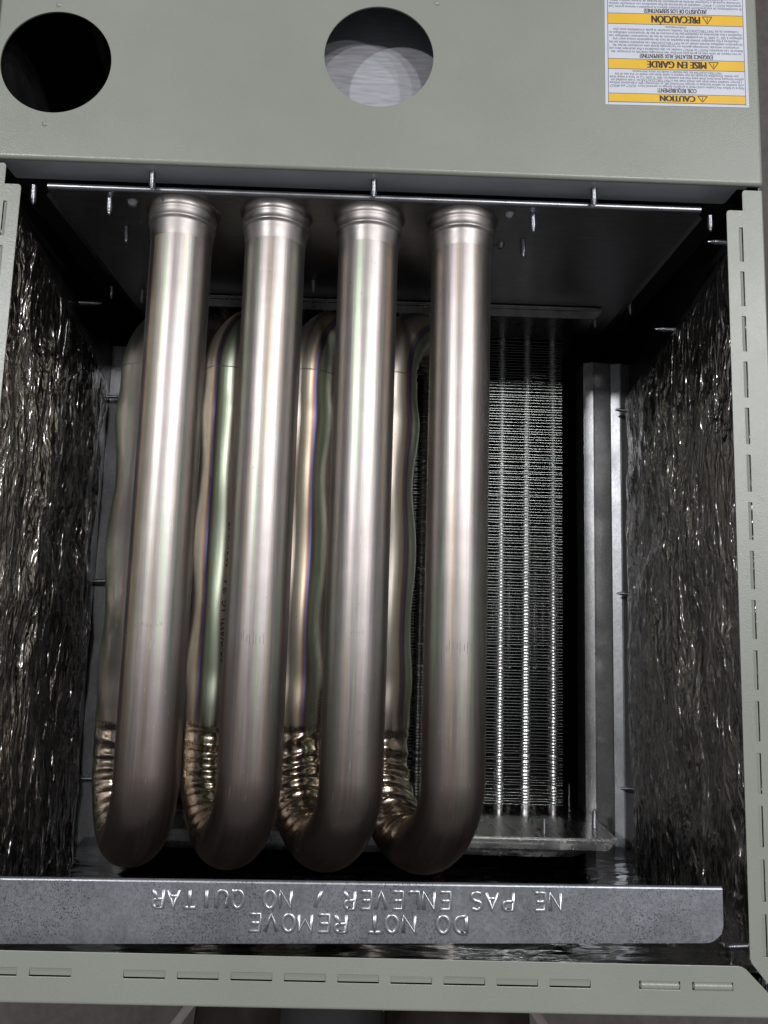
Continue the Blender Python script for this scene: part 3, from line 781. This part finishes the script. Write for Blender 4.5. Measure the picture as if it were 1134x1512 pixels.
blocks = [((129.5, 108), ['Failure to follow this Caution could result in property damage or personal injury. 4GXC* and 4MXC*', 'coils installed on upflow furnaces in vertical, horizontal left, or horizontal right orientations without',
          'a factory installed metal drain pan shield must use a MAYTERCOLKITAA kit. Coils installed on', 'upflow furnaces must have drain pans that are suitable for 400 °F (205 °C) or have a metal drain',
          'pan shield. Downflow furnaces do not require a metal drain pan shield or the use of the', 'MAYTERCOLKITAA kit. See Installer’s Guide for more information.'], 129.0, 107.5),
          ((78, 42), ['Le non-respect de cette mise en garde peut entraîner des dommages matériels ou provoquer des', 'blessures. Les serpentins 4GXC* et 4MXC* installés sur des chaudières à flux ascendant dans une',
          'orientation verticale, horizontale gauche ou horizontale droite sans protection de bac de', 'récupération métallique doivent utiliser un kit MAYTERCOLKITAA. Les serpentins installés sur les', 'chaudières à flux ascendant doivent être équipées de bacs de récupération conçus pour une',
          'utilisation à 205 °C (400 °F) ou posséder une protection de bac de récupération métallique. Les', 'chaudières à flux descendant ne requièrent pas de protection de bac de récupération métallique ou', 'l’utilisation du kit MAYTERCOLKITAA. Veuillez consulter le guide d’installation pour plus', 'd’informations.'], 79, 41.5),
          ((12, -40), ['El incumplimiento de esta precaución podría producir daños a la propiedad o lesiones graves. Los', 'serpentines 4GXC* y 4MXC* instalados en los hornos de flujo ascendente con orientación vertical,',
          'horizontal izquierda u horizontal derecha sin protección de bandeja de drenaje metálica deben', 'usar un kit MAYTERCOLKITAA. Los serpentines instalados en hornos de flujo ascendente deben', 'tener bandejas de drenaje adecuadas para 400 °F (205 °C) o tener protección metálica.'], 12.5, -6)]
for _, lines, pa, pb in blocks:
    ink_b = G()
    for k, s in enumerate(lines):
        py = pa+(pb-pa)*k/(len(lines)-1); wd = min(LW-.62, len(s)*.1)
        fit_line(ink_b, s, yy(py)-.10, .27, cx=CXL, wd=wd, bold=.004, z=.030)
    flip_up(ink_b.obj('small_print', GREYINK, lab))
flip_up(ink.obj('border_line', GREYINK, lab))

# ------------------------------------------------------------------ plain dark bundles added for unidentified things below the rail
def dark_bundle(name, cx, wd, y_top, z, mat, label, cat, edge, seed):
    t = thing(name, label, cat, 'dark bundles below the rail')
    g = G(); n, m = 40, 26; vs = []
    for i in range(n+1):
        for j in range(m+1):
            u = -1+2*i/n; v = j/m
            x = cx+wd/2*u; y = y_top-(1-sqrt(max(0, 1-abs(u)**3.2)))*3.0-v*14
            zz = z-6*(1-sqrt(max(0, 1-min(1, abs(u))**2.6)))*1.6-3.5*(1-v)**3+.5*noise.noise(Vector((x*.25, y*.35, seed)))+.18*noise.noise(Vector((x*.9, y*1.2, seed)))
            vs.append((x, y, zz))
    g.add(vs, [(i*(m+1)+j, i*(m+1)+j+1, (i+1)*(m+1)+j+1, (i+1)*(m+1)+j) for i in range(n) for j in range(m)], True)
    o = g.obj('fold', mat, t); o.modifiers.new('solid', 'SOLIDIFY').thickness = .3*S
    for ux in edge:
        e = G(); q = []
        for j in range(m+1):
            v = j/m; i = int((ux+1)/2*n); a = Vector(vs[i*(m+1)+j]); a.x += (1 if ux > 0 else -1)*11*v; q.append(a)
        vs2 = [(p.x+dx, p.y, p.z+.25+(.12 if dx == 0 else 0)) for p in q for dx in (-.45, 0, .45)]
        e.add(vs2, [(j*3+k, j*3+k+1, (j+1)*3+k+1, (j+1)*3+k) for j in range(m) for k in range(2)], True); e.obj('pale_edging', PALE, t)
    return t
dark_bundle('plain_bundle', -9.6, 9, -33.4, -16, BUNDLE_BROWN, 'dark brown bundle left of the black bundle below the bottom rail', 'dark_bundle', (-.75,), 1)
dark_bundle('plain_bundle', -2.2, 13, -33.0, -18, BLACK, 'black bundle peeking out below the middle of the bottom rail', 'dark_bundle', (), 2)
dark_bundle('plain_bundle', 9.2, 13.0, -33.2, -14, BUNDLE_BROWN, 'brown bundle with pale edges right of the black bundle below the rail', 'dark_bundle', (-.92, .92), 3)
